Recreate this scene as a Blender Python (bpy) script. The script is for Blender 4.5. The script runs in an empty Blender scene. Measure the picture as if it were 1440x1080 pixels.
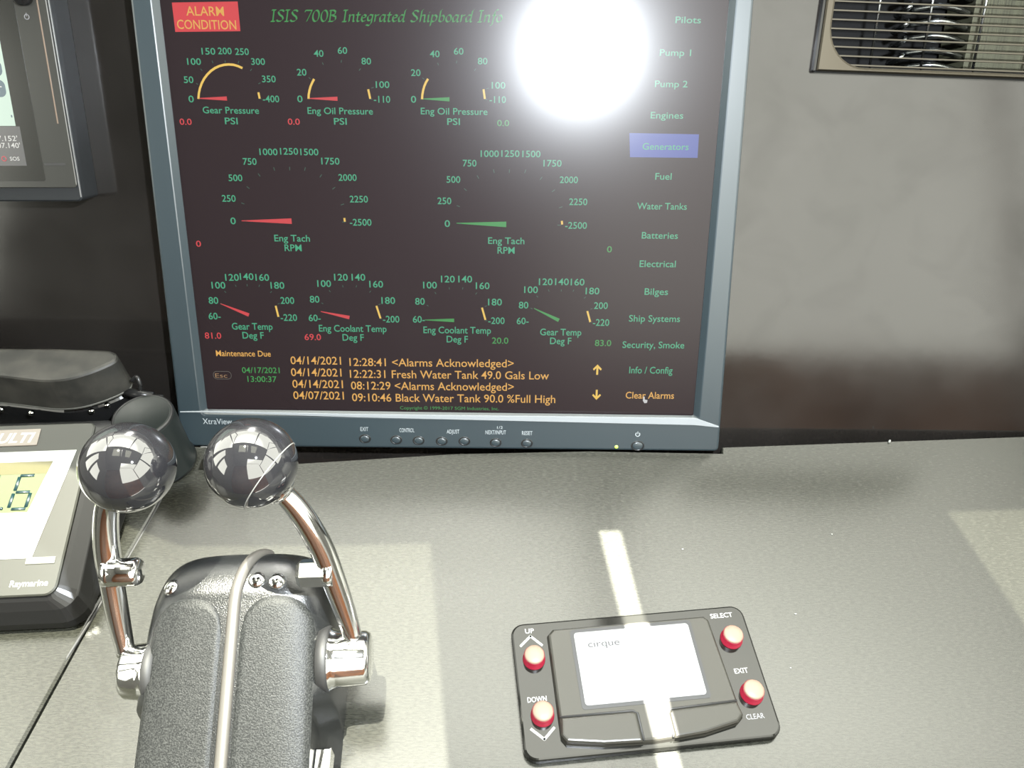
import bpy, bmesh, math, random
from mathutils import Vector, Matrix
random.seed(7)
SC = bpy.context.scene
COL = SC.collection
PI = math.pi
R = math.radians

# ------------------------------------------------------------------ camera
cam_d = bpy.data.cameras.new('camera')
cam_d.sensor_width = 36.0
cam_d.lens = 27.5                      # 1100 px on a 1440 px wide frame
cam_d.clip_start = 0.01
cam = bpy.data.objects.new('camera', cam_d); COL.objects.link(cam)
cam.matrix_world = Matrix(((0.999809, -0.018262, -0.006983, -0.105056),
                           (0.008201, 0.715933, -0.698121, -0.389519),
                           (0.017749, 0.697930, 0.715946, 0.471538),
                           (0, 0, 0, 1)))
SC.camera = cam

# ------------------------------------------------------------------ view, sky, sun, flash
SC.view_settings.view_transform = 'Standard'
SC.view_settings.look = 'None'
SC.view_settings.exposure = 0.0
SC.view_settings.gamma = 1.0
SC.view_settings.use_curve_mapping = False
world = bpy.data.worlds.new('sky'); SC.world = world
world.use_nodes = True
bgn = world.node_tree.nodes['Background']
bgn.inputs['Color'].default_value = (1.0, 1.0, 0.88, 1)
SKY_BASE, SKY_GLOW = 7.0, 9.0
SUN_DIR = Vector((-0.06, 0.05, 1.0)).normalized()      # towards the sun, almost overhead
wn, wl = world.node_tree.nodes, world.node_tree.links      # hazy sky, brighter overhead
wtc = wn.new('ShaderNodeTexCoord'); wdot = wn.new('ShaderNodeVectorMath'); wdot.operation = 'DOT_PRODUCT'
wdot.inputs[1].default_value = (0, 0, 1); wl.new(wtc.outputs['Generated'], wdot.inputs[0])
wmr = wn.new('ShaderNodeMapRange'); wmr.interpolation_type = 'SMOOTHSTEP'
wmr.inputs['From Min'].default_value = 0.74; wmr.inputs['From Max'].default_value = 0.91
wmr.inputs['To Min'].default_value = SKY_BASE; wmr.inputs['To Max'].default_value = SKY_BASE + SKY_GLOW
wl.new(wdot.outputs['Value'], wmr.inputs['Value']); wl.new(wmr.outputs['Result'], bgn.inputs['Strength'])
sun_d = bpy.data.lights.new('sun', 'SUN'); sun_d.energy = 190.0; sun_d.angle = R(0.12)
sun_d.color = (1.0, 0.98, 0.92)
sun = bpy.data.objects.new('sun', sun_d); COL.objects.link(sun)
sun.rotation_euler = SUN_DIR.to_track_quat('Z', 'Y').to_euler()
sun.location = (0, 0, 4)
# the camera's own flash, just above and right of the lens
fl_d = bpy.data.lights.new('camera_flash', 'AREA'); fl_d.shape = 'DISK'; fl_d.size = 0.022
fl_d.energy = 20.0; fl_d.color = (0.88, 0.94, 1.0)
fl = bpy.data.objects.new('camera_flash', fl_d); COL.objects.link(fl)
fl.matrix_world = cam.matrix_world @ Matrix.Translation((0.090, 0.105, 0.0)) @ Matrix.Rotation(R(6), 4, 'X')

# ------------------------------------------------------------------ mesh helpers (millimetres in, metres out)
class MB:
    def __init__(s, T=None): s.v = []; s.f = []; s.m = []; s.sm = []; s.T = T
    def add(s, vs, fs, mat=0, smooth=False, T=None):
        b = len(s.v)
        T = T or s.T
        for p in vs:
            p = Vector(p)
            s.v.append(T @ p if T else p)
        for f in fs:
            s.f.append([b + i for i in f]); s.m.append(mat); s.sm.append(smooth)
        return s
    def loft(s, loops, mat=0, cap0=True, cap1=True, smooth=False, closed=True, T=None):
        n = len(loops[0]); vs = [p for l in loops for p in l]; fs = []
        for k in range(len(loops) - 1):
            for i in range(n if closed else n - 1):
                j = (i + 1) % n
                fs.append((k*n+i, k*n+j, (k+1)*n+j, (k+1)*n+i))
        if cap0: fs.append(tuple(reversed(range(n))))
        if cap1: fs.append(tuple((len(loops)-1)*n + i for i in range(n)))
        return s.add(vs, fs, mat, smooth, T)
    def prism(s, outline, levels, mat=0, smooth=False, T=None, cap0=True, cap1=True):
        # levels: (z, inset)
        return s.loft([[(x, y, z) for x, y in inset(outline, d)] for z, d in levels], mat, cap0, cap1, smooth, T=T)
    def box(s, x0, x1, y0, y1, z0, z1, mat=0, T=None, ch=0.0):
        o = [(x0, y0), (x1, y0), (x1, y1), (x0, y1)]
        lv = [(z0, 0), (z1, 0)] if not ch else [(z0, 0), (z1-ch, 0), (z1, ch)]
        return s.prism(o, lv, mat, T=T)
    def lathe(s, prof, n=40, mat=0, smooth=True, T=None, cap0=True, cap1=True):
        # prof: (r, z)
        return s.loft([[(r*math.cos(2*PI*i/n), r*math.sin(2*PI*i/n), z) for i in range(n)] for r, z in prof], mat, cap0, cap1, smooth, T=T)
    def tube(s, path, rad, n=20, mat=0, caps=True, T=None, flat=1.0):
        P = [Vector(p) for p in path]; loops = []
        up = Vector((0.13, 0.21, 0.97))
        for k, p in enumerate(P):
            t = (P[min(k+1, len(P)-1)] - P[max(k-1, 0)]).normalized()
            a = t.cross(up).normalized(); b = t.cross(a).normalized(); up = -b if False else up
            r = rad[k] if isinstance(rad, (list, tuple)) else rad
            loops.append([p + a*(r*math.cos(2*PI*i/n)) + b*(r*flat*math.sin(2*PI*i/n)) for i in range(n)])
        return s.loft(loops, mat, caps, caps, True, T=T)
    def sphere(s, c, r, nu=48, nv=28, mat=0, T=None):
        prof = [(max(1e-4, r*math.sin(PI*k/nv)), -r*math.cos(PI*k/nv)) for k in range(nv+1)]
        M = Matrix.Translation(c)
        return s.lathe(prof, nu, mat, True, (T @ M) if T else ((s.T @ M) if s.T else M))
    def torus(s, R_, r, n=48, m=10, mat=0, T=None):
        vs = []; fs = []
        for i in range(n):
            a = 2*PI*i/n
            for j in range(m):
                b = 2*PI*j/m; q = R_ + r*math.cos(b)
                vs.append((q*math.cos(a), q*math.sin(a), r*math.sin(b)))
        for i in range(n):
            for j in range(m):
                i2 = (i+1) % n; j2 = (j+1) % m
                fs.append((i*m+j, i2*m+j, i2*m+j2, i*m+j2))
        return s.add(vs, fs, mat, True, T)
    def text(s, string, cx, cy, w, cap, z=0.0, mat=0, T=None, off=0.012, shear=0.0, rot=0.0):
        # centre, width and cap height; cy = middle of the capitals
        vs, fs, x0, x1 = glyphs(string, off, shear)
        kx = w/(x1-x0); ky = cap/CAP
        c_, s_ = math.cos(rot), math.sin(rot)
        out = []
        for x, y in vs:
            px = (x-(x0+x1)/2)*kx; py = y*ky - cap/2
            out.append((cx + px*c_ - py*s_, cy + px*s_ + py*c_, z))
        return s.add(out, fs, mat, False, T)
    def build(s, name, mats, parent=None, M=None, bevel=0.0):
        me = bpy.data.meshes.new(name)
        me.from_pydata([tuple(p*0.001) for p in s.v], [], s.f)
        if not isinstance(mats, (list, tuple)): mats = [mats]
        for m in mats: me.materials.append(m)
        me.polygons.foreach_set('material_index', s.m)
        me.polygons.foreach_set('use_smooth', s.sm)
        bm = bmesh.new(); bm.from_mesh(me)
        bmesh.ops.recalc_face_normals(bm, faces=bm.faces)
        bm.to_mesh(me); bm.free(); me.update()
        o = bpy.data.objects.new(name, me); COL.objects.link(o)
        if parent: o.parent = parent
        if M is not None: o.matrix_local = M
        if bevel:
            b = o.modifiers.new('bevel', 'BEVEL'); b.width = bevel*0.001; b.segments = 3
            b.limit_method = 'ANGLE'; b.angle_limit = R(40)
        return o

def inset(o, d):
    if abs(d) < 1e-9: return [tuple(p) for p in o]
    n = len(o); A = sum(o[i][0]*o[(i+1) % n][1] - o[(i+1) % n][0]*o[i][1] for i in range(n))
    sg = 1 if A > 0 else -1; out = []
    for i in range(n):
        p0, p, p1 = Vector(o[i-1]), Vector(o[i]), Vector(o[(i+1) % n])
        e0 = (p-p0).normalized(); e1 = (p1-p).normalized()
        n0 = Vector((-e0.y, e0.x))*sg; n1 = Vector((-e1.y, e1.x))*sg
        b = n0+n1; L = b.length_squared
        b = b*(2/L) if L > 1e-6 else n0
        if b.length > 3: b = b.normalized()*3
        q = p + b*d; out.append((q.x, q.y))
    return out

def rrect(x0, x1, y0, y1, r, n=6):
    rr = r if isinstance(r, (list, tuple)) else (r, r, r, r)     # bl, br, tr, tl
    out = []
    for (cx, cy, a0), q in zip(((x0, y0, 180), (x1, y0, 270), (x1, y1, 0), (x0, y1, 90)), rr):
        sx = 1 if cx == x0 else -1; sy = 1 if cy == y0 else -1
        for k in range(n+1):
            a = R(a0 + 90*k/n)
            out.append((cx + sx*q + q*math.cos(a), cy + sy*q + q*math.sin(a)))
    return out

def spline(pts, n=8):
    P = [Vector(p) for p in pts]; out = []
    for i in range(len(P)-1):
        p0 = P[i-1] if i else P[0]*2-P[1]; p1 = P[i]; p2 = P[i+1]; p3 = P[i+2] if i+2 < len(P) else P[-1]*2-P[-2]
        for k in range(n):
            t = k/n
            out.append(0.5*((2*p1) + (p2-p0)*t + (2*p0-5*p1+4*p2-p3)*t*t + (3*p1-p0-3*p2+p3)*t**3))
    out.append(P[-1]); return out

GC = {}
def glyphs(string, off=0.012, shear=0.0):
    k = (string, off, shear)
    if k not in GC:
        cu = bpy.data.curves.new('writing', 'FONT'); cu.body = string; cu.size = 1.0
        cu.resolution_u = 3; cu.offset = off; cu.shear = shear
        ob = bpy.data.objects.new('writing', cu); COL.objects.link(ob)
        dg = bpy.context.evaluated_depsgraph_get()
        me = bpy.data.meshes.new_from_object(ob.evaluated_get(dg))
        vs = [(v.co.x, v.co.y) for v in me.vertices]; fs = [tuple(p.vertices) for p in me.polygons]
        bpy.data.objects.remove(ob); bpy.data.curves.remove(cu); bpy.data.meshes.remove(me)
        GC[k] = (vs, fs, min(v[0] for v in vs), max(v[0] for v in vs))
    return GC[k]
CAP = max(v[1] for v in glyphs('H')[0])

def empty(name, M):
    o = bpy.data.objects.new(name, None); COL.objects.link(o); o.empty_display_size = 0.02
    o.matrix_world = M; return o
def tag(o, label, cat, group=None):
    o['label'] = label; o['category'] = cat
    if group: o['group'] = group
    return o
def structure(o): o['kind'] = 'structure'; return o
def frame(origin, x, y, z):
    x, y, z = Vector(x).normalized(), Vector(y).normalized(), Vector(z).normalized()
    return Matrix(((x.x, y.x, z.x, origin[0]), (x.y, y.y, z.y, origin[1]), (x.z, y.z, z.z, origin[2]), (0, 0, 0, 1)))

# ------------------------------------------------------------------ materials
def mat(name, base, rough=0.5, metal=0.0, spec=0.5, coat=0.0, coat_rough=0.05, emit=None, estr=0.0):
    m = bpy.data.materials.new(name); m.use_nodes = True
    b = m.node_tree.nodes['Principled BSDF']
    b.inputs['Base Color'].default_value = (*base, 1); b.inputs['Roughness'].default_value = rough
    b.inputs['Metallic'].default_value = metal; b.inputs['Specular IOR Level'].default_value = spec
    b.inputs['Coat Weight'].default_value = coat; b.inputs['Coat Roughness'].default_value = coat_rough
    if emit: b.inputs['Emission Color'].default_value = (*emit, 1); b.inputs['Emission Strength'].default_value = estr
    return m
def nodes(m): return m.node_tree.nodes, m.node_tree.links, m.node_tree.nodes['Principled BSDF']
def grain(m, scale=(1, 1, 1), size=900, bump=0.15, dist=0.0003, c0=None, c1=None, detail=3, rough=None, lo=0.35, hi=0.65):
    N, L, b = nodes(m)
    tc = N.new('ShaderNodeTexCoord'); mp = N.new('ShaderNodeMapping'); mp.inputs['Scale'].default_value = scale
    L.new(tc.outputs['Object'], mp.inputs['Vector'])
    nz = N.new('ShaderNodeTexNoise'); nz.inputs['Scale'].default_value = size; nz.inputs['Detail'].default_value = detail
    L.new(mp.outputs['Vector'], nz.inputs['Vector'])
    if bump:
        bp = N.new('ShaderNodeBump'); bp.inputs['Strength'].default_value = bump; bp.inputs['Distance'].default_value = dist
        L.new(nz.outputs['Fac'], bp.inputs['Height']); L.new(bp.outputs['Normal'], b.inputs['Normal'])
    if c0:
        cr = N.new('ShaderNodeValToRGB'); cr.color_ramp.elements[0].color = (*c0, 1); cr.color_ramp.elements[1].color = (*c1, 1)
        cr.color_ramp.elements[0].position = lo; cr.color_ramp.elements[1].position = hi
        L.new(nz.outputs['Fac'], cr.inputs['Fac']); L.new(cr.outputs['Color'], b.inputs['Base Color'])
    if rough:
        mr = N.new('ShaderNodeMapRange'); mr.inputs['To Min'].default_value = rough[0]; mr.inputs['To Max'].default_value = rough[1]
        mr.inputs['From Min'].default_value = 0.3; mr.inputs['From Max'].default_value = 0.7
        L.new(nz.outputs['Fac'], mr.inputs['Value']); L.new(mr.outputs['Result'], b.inputs['Roughness'])
    return m

M_dash = grain(mat('black_vinyl', (0.02, 0.02, 0.017), 0.185, spec=0.45), (1, 4.5, 1), 260, 0.03, 0.0006, (0.0095, 0.0097, 0.0075), (0.0195, 0.0197, 0.0155), 6)
M_gasket = mat('black_rubber', (0.008, 0.008, 0.008), 0.6)
M_edge = mat('pale_edge', (0.06, 0.06, 0.052), 0.5)
M_wall = grain(mat('satin_black_laminate', (0.03, 0.028, 0.027), 0.12), (1, 1, 1), 14, 0.04, 0.002, (0.0048, 0.0042, 0.0037), (0.008, 0.0071, 0.0064), 5, (0.09, 0.15))
_N, _L, _b = nodes(M_wall)      # smudges: the sheen of the laminate is uneven
_tc = _N.new('ShaderNodeTexCoord'); _nz = _N.new('ShaderNodeTexNoise'); _nz.inputs['Scale'].default_value = 22; _nz.inputs['Detail'].default_value = 5; _nz.inputs['Distortion'].default_value = 0.8
_mr = _N.new('ShaderNodeMapRange'); _mr.inputs['From Min'].default_value = 0.32; _mr.inputs['From Max'].default_value = 0.52; _mr.inputs['To Min'].default_value = 0.475; _mr.inputs['To Max'].default_value = 0.53
_L.new(_tc.outputs['Object'], _nz.inputs['Vector']); _L.new(_nz.outputs['Fac'], _mr.inputs['Value']); _L.new(_mr.outputs['Result'], _b.inputs['Specular IOR Level'])
M_bezel = grain(mat('blue_grey_plastic', (0.0125, 0.0185, 0.0215), 0.32), (1, 1, 1), 3000, 0.05, 0.0001)
M_ridge = mat('light_grey_plastic', (0.12, 0.13, 0.135), 0.4)
M_black = mat('black_plastic', (0.008, 0.008, 0.008), 0.28, spec=0.25)
M_case = mat('dull_black_plastic', (0.008, 0.009, 0.010), 0.5, spec=0.2)
M_gloss = mat('glossy_black_plastic', (0.006, 0.006, 0.006), 0.06, spec=0.3)
M_plate2 = mat('keypad_gloss_plastic', (0.006, 0.006, 0.005), 0.08, spec=0.25)
M_knob = mat('polished_black_ball', (0.008, 0.008, 0.009), 0.03, spec=1.0, coat=0.4, coat_rough=0.02)
M_chrome = mat('chrome', (0.78, 0.78, 0.77), 0.07, 1.0)
M_body = grain(mat('textured_black_casting', (0.02, 0.021, 0.022), 0.26, spec=0.5), (1, 1, 1), 1500, 0.35, 0.0004, (0.004, 0.0045, 0.0045), (0.009, 0.0095, 0.010), 2)
M_body2 = grain(mat('speckled_dark_panel', (0.03, 0.033, 0.037), 0.42, spec=0.14), (1, 1, 1), 1300, 0.4, 0.0005, (0.0065, 0.007, 0.007), (0.026, 0.027, 0.026), 2, lo=0.4, hi=0.75)
M_bead = mat('grey_sealant', (0.042, 0.039, 0.034), 0.45)
M_print = mat('white_print', (0.22, 0.22, 0.21), 0.5)
M_prints = mat('grey_print', (0.16, 0.175, 0.18), 0.5)
def screen_mat(name, base, emit=None, es=0.0): return mat(name, base, 0.25, spec=0.19, emit=emit, estr=es)
M_screen = grain(screen_mat('display_glass', (0.0065, 0.0045, 0.005), (0.9, 0.6, 0.62), 0.006), (1, 1, 1), 30, 0.0)
M_T = screen_mat('teal_pixels', (0.01, 0.01, 0.01), (0.045, 0.42, 0.22), 0.85)
M_G = screen_mat('green_pixels', (0.01, 0.01, 0.01), (0.03, 0.33, 0.06), 0.8)
M_Rd = screen_mat('red_pixels', (0.01, 0.01, 0.01), (0.75, 0.04, 0.05), 0.8)
M_A = screen_mat('amber_pixels', (0.01, 0.01, 0.01), (0.80, 0.42, 0.08), 0.9)
M_Y = screen_mat('yellow_pixels', (0.01, 0.01, 0.01), (0.85, 0.55, 0.09), 0.95)
M_B = screen_mat('blue_pixels', (0.01, 0.01, 0.01), (0.05, 0.08, 0.42), 0.8)
M_W = screen_mat('white_pixels', (0.01, 0.01, 0.01), (0.7, 0.7, 0.7), 0.8)
M_bed = screen_mat('red_banner_pixels', (0.01, 0.01, 0.01), (0.72, 0.035, 0.045), 0.9)
M_dim = screen_mat('dim_tick_pixels', (0.01, 0.01, 0.01), (0.05, 0.20, 0.13), 0.5)
PIX = dict(T=M_T, G=M_G, R=M_Rd, A=M_A)
M_steel = grain(mat('brushed_steel', (0.046, 0.041, 0.032), 0.42, 1.0), (1, 60, 1), 200, 0.03, 0.0002)
M_dark = mat('dark_cavity', (0.004, 0.004, 0.004), 0.8, spec=0.1)
M_fin = grain(mat('coil_fins', (0.10, 0.105, 0.075), 0.6, 0.0, spec=0.2), (400, 1, 1), 6, 0.3, 0.001, (0.020, 0.020, 0.0125), (0.045, 0.045, 0.028), 2)
M_tube = mat('silver_tube', (0.22, 0.23, 0.23), 0.25, 1.0)
M_inst = grain(mat('grey_instrument_plastic', (0.020, 0.0205, 0.017), 0.42, spec=0.3), (1, 1, 1), 2500, 0.05, 0.0001)
M_white = mat('white_plastic', (0.24, 0.245, 0.225), 0.35)
M_lcd = mat('green_display', (0.035, 0.046, 0.014), 0.25)
M_lcdy = mat('yellow_display_band', (0.035, 0.031, 0.004), 0.25)
M_seg = mat('teal_segments', (0.004, 0.016, 0.018), 0.3)
M_plate = mat('brown_name_plate', (0.10, 0.085, 0.07), 0.35)
M_hood = grain(mat('matt_black_rubber', (0.032, 0.031, 0.029), 0.5, spec=0.25), (1, 1, 1), 60, 0.1, 0.0006, (0.008, 0.008, 0.007), (0.020, 0.019, 0.016), 4)
M_pad = mat('pale_touchpad', (0.135, 0.137, 0.135), 0.4)
M_tpad = grain(mat('olive_grey_plastic', (0.022, 0.021, 0.017), 0.33, spec=0.25), (1, 1, 1), 900, 0.1, 0.0002)
M_red = mat('red_translucent_plastic', (0.14, 0.006, 0.016), 0.35, emit=(0.8, 0.02, 0.06), estr=0.06)
M_cap = mat('peach_button_cap', (0.15, 0.10, 0.072), 0.5, spec=0.3)
M_faint = mat('faint_print', (0.10, 0.10, 0.105), 0.4)
M_cirque = mat('pale_grey_print', (0.04, 0.04, 0.042), 0.6, spec=0.05)
M_led = mat('green_lamp', (0.2, 0.3, 0.05), 0.4, emit=(0.45, 0.6, 0.05), estr=0.6)
M_foam = mat('white_foam', (0.25, 0.24, 0.22), 0.8)
M_wood = grain(mat('varnished_teak', (0.10, 0.04, 0.015), 0.35), (1, 12, 1), 3, 0.0, 0.001, (0.045, 0.016, 0.006), (0.10, 0.038, 0.014), 4)
M_liner = mat('grey_cabin_liner', (0.08, 0.08, 0.075), 0.7)
M_chart = mat('chart_pixels', (0.02, 0.02, 0.02), 0.2, emit=(0.62, 0.80, 0.66), estr=0.95)
M_icon = mat('blue_grey_pixels', (0.02, 0.02, 0.02), 0.2, emit=(0.10, 0.17, 0.20), estr=0.9)
M_strip = mat('grey_status_pixels', (0.03, 0.03, 0.03), 0.2, emit=(0.07, 0.065, 0.06), estr=0.7)
M_cw = mat('white_status_pixels', (0.02, 0.02, 0.02), 0.2, emit=(0.8, 0.8, 0.75), estr=0.8)
M_cr = mat('red_status_pixels', (0.02, 0.02, 0.02), 0.2, emit=(0.7, 0.03, 0.05), estr=0.8)
def tint(name, t):
    m = bpy.data.materials.new(name); m.use_nodes = True; N, L = m.node_tree.nodes, m.node_tree.links
    N.clear(); o = N.new('ShaderNodeOutputMaterial'); a = N.new('ShaderNodeBsdfTransparent'); a.inputs['Color'].default_value = (t, t, t*0.95, 1)
    g = N.new('ShaderNodeBsdfGlossy'); g.inputs['Roughness'].default_value = 0.02; mx = N.new('ShaderNodeMixShader'); mx.inputs['Fac'].default_value = 0.04
    L.new(a.outputs[0], mx.inputs[1]); L.new(g.outputs[0], mx.inputs[2]); L.new(mx.outputs[0], o.inputs['Surface']); return m
M_tint = tint('sun_dimming_glass', 0.40)  # for the added panes that weaken the sun beside the slit

# ------------------------------------------------------------------ frames of reference
HW = Vector((0.999954, 0.004462, 0.008462)); UP = Vector((-0.009567, 0.466402, 0.884521)); NW = Vector((0, 0.884562, -0.466423))
F_MON = frame((0, 0, 0), HW, UP, -NW)        # origin at the foot of the monitor face; z towards the viewer
REC = -26.0                                  # the instrument panel lies this far behind the monitor face (mm)
# ------------------------------------------------------------------ the setting
mb = MB()
hx0, hx1, hy0, hy1 = 113, 352, 278, 392       # hole behind the grille
for x0, x1, y0, y1 in ((-900, hx0, -80, 720), (hx1, 900, -80, 580), (hx0, hx1, -80, hy0), (hx0, hx1, hy1, 480)):
    mb.add([(x0, y0, REC), (x1, y0, REC), (x1, y1, REC), (x0, y1, REC), (x0, y0, REC-20), (x1, y0, REC-20), (x1, y1, REC-20), (x0, y1, REC-20)],
           [(0, 1, 2, 3), (7, 6, 5, 4), (0, 4, 5, 1), (1, 5, 6, 2), (2, 6, 7, 3), (3, 7, 4, 0)])
o = mb.build('wall_front', M_wall); o.matrix_world = F_MON; structure(o)

def sbox(name, x0, x1, y0, y1, z0, z1, m):
    return structure(MB().box(x0, x1, y0, y1, z0, z1).build(name, m))
sbox('floor', -1300, 1700, -2000, 1300, -920, -900, M_liner)
def panel_with_holes(name, fn, a0, a1, b0, b1, holes, m, th=30):
    # a flat wall in (a, b) split into strips around its rectangular openings
    mbw = MB(); A = sorted({a0, a1, *[h[0] for h in holes], *[h[1] for h in holes]})
    for p, q in zip(A[:-1], A[1:]):
        cuts = sorted([(h[2], h[3]) for h in holes if h[0] <= p and h[1] >= q]); b = b0
        for c, d in cuts + [(b1, b1)]:
            if c > b: fn(mbw, p, q, b, c, th)
            b = d
    return structure(mbw.build(name, m))
panel_with_holes('wall_left', lambda w, p, q, b, c, t: w.box(-1300-t, -1300, p, q, b, c), -2000, 1300, -900, 2000,
                 [(-1100, -520, 380, 1000), (-420, -120, 300, 1150), (-60, 1250, 330, 1930)], M_liner)
panel_with_holes('wall_right', lambda w, p, q, b, c, t: w.box(1700, 1700+t, p, q, b, c), -2000, 1300, -900, 2000,
                 [(-1950, -420, 510, 1930), (-300, 1250, 330, 1930)], M_liner)
panel_with_holes('wall_rear', lambda w, p, q, b, c, t: w.box(p, q, -2000-t, -2000, b, c), -1300, 1700, -900, 2400,
                 [(60, 1690, 510, 2390)], M_wood)
# console top and nose under the windshield
sbox('trim_1', -1300, 1700, 415, 1300, 600, 630, M_dash)
# unseen roof with openings shaped to throw the sun patches onto the dash
def up(x, y, z=2000): return (x + z*SUN_DIR.x/SUN_DIR.z, y + z*SUN_DIR.y/SUN_DIR.z)
def slab(mbx, pts, z0=2000, z1=2020): mbx.prism(pts, [(z0, 0), (z1, 0)])
yb = -620
LA, LB = (-156.6, -86), (-134.4, -235.6)
def ext(a, b, y): t = (y-a[1])/(b[1]-a[1]); return (a[0]+t*(b[0]-a[0]), y)
lt = [(-640, -60), (-400, -66), (-330, -92), (-213.5, -88.8), LA]
sl, sr = [(-38.3, -73.6), ext((-38.3, -73.6), (-14.7, -233.9), yb)], [(-22, -73.2), ext((-22, -73.2), (-1.2, -233.7), yb)]
ra, rb = (219.9, -51.7), ext((219.9, -51.7), (248, -200), yb)
rt = [ra, (279.1, -48.5), (700, -30)]
lb = ext(LA, LB, yb)
mb = MB()
fr = 278
front = [(-1400, fr)] + [(-1400, up(*lt[0])[1])] + [up(*p) for p in lt] + [up(*sl[0]), up(*sr[0])] + [up(*p) for p in rt] + [(1800, up(*rt[-1])[1]), (1800, fr)]
slab(mb, front)
slab(mb, [up(*LA), up(*lb), up(*sl[1]), up(*sl[0])])
slab(mb, [up(*sr[0]), up(*sr[1]), up(*rb), up(*ra)])
ybu = up(0, yb)[1]
slab(mb, [(-1400, up(*lt[0])[1]), (-1400, ybu), (up(-640, 0)[0], ybu), up(*lt[0])])
slab(mb, [up(*rt[-1]), (up(700, 0)[0], ybu), (1800, ybu), (1800, up(*rt[-1])[1])])
slab(mb, [(-1400, ybu), (-1400, -2030), (60, -2030), (60, -1150), (1800, -1150), (1800, ybu)])
structure(mb.build('ceiling', M_liner))
mb = MB(); slab(mb, [up(*p) for p in lt] + [up(*lb), (up(-640, 0)[0], ybu)], 2020, 2026); structure(mb.build('sun_dimmer_1', M_tint))  # unseen tinted panes, added to dim the wide sun patches
mb = MB(); slab(mb, [up(*ra), up(*rb), (up(700, 0)[0], ybu), up(*rt[-1]), up(*rt[1])], 2020, 2026); structure(mb.build('sun_dimmer_2', M_tint))
# windshield posts
mb = MB()
for a, b in (((-20, 1290, 600), (300, 278, 2000)), ((-1290, -30, 300), (-1290, -110, 2000)), ((-1290, 1290, 300), (-1290, 278, 2000)), ((1690, 1290, 300), (1690, 278, 2000))):
    mb.tube([a, b], 34, 8)
structure(mb.build('trim_2', M_liner))

# ------------------------------------------------------------------ dashboard
dash = tag(empty('dashboard', Matrix.Translation((0, 0, 0))), 'long black vinyl-covered dashboard shelf in front of the monitor and the grey panel', 'dashboard')
# rear edge runs slightly askew to the panel; a gap stays open under the monitor's left half
rear = [(-353.6, -3), (-337, -3), (-337, -25.5), (-143.9, -5.6), (-40, -0.6), (64, -0.6), (65, 5.6), (311, 22.4), (900, 24)]
top = [(900, -430), (-404, -430), (-368, -138), (-356, -60)]
MB().prism(list(reversed(rear)) + list(reversed(top)), [(-30, 0), (-1.2, 0), (0, 1.0)]).build('main_panel', M_dash, dash)
MB().prism([(-362, 24), (-362, -3), (-354, -3), (-356.5, -60), (-369.3, -138), (-405.3, -430), (-900, -430), (-900, 24)], [(-30, 0), (-0.8, 0), (0.3, 1.6)]).build('side_panel', M_dash, dash)
MB().tube(spline([(-354, -5, -1.0), (-356.2, -60, -1.0), (-368.5, -138, -1.0), (-386.3, -239, -1.0), (-404.6, -428, -1.0)], 6), 1.3, 8).build('seam_gasket', M_gasket, dash)
c = tag(MB().sphere((0, 0, 0), 1.1, 8, 6).build('crumb', M_white), 'tiny white crumb at the rear edge of the dashboard right of the monitor', 'crumb')
c.location = (0.1995, 0.0135, 0.0009); c.scale = (0.8, 0.8, 1.6)
for x, y, s, lb in ((0.0205, -0.0886, 0.8, 'white lint speck on the dashboard right of the top end of the bright light strip'),
                    (0.0881, -0.1367, 0.8, 'white lint speck on the dashboard beside the SELECT button of the keypad'),
                    (0.0759, -0.1736, 0.6, 'white lint speck on the dashboard beside the EXIT button of the keypad'),
                    (0.1295, -0.0741, 0.6, 'white lint speck on the dashboard farthest right, between keypad and grey panel')):
    o = tag(MB().sphere((0, 0, 0), 0.9, 8, 6).build('lint_speck', M_white), lb, 'lint', 'lint specks on the dashboard')
    o.location = (x, y, 0.0003); o.scale = (s, s*0.7, s*0.5)

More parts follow.
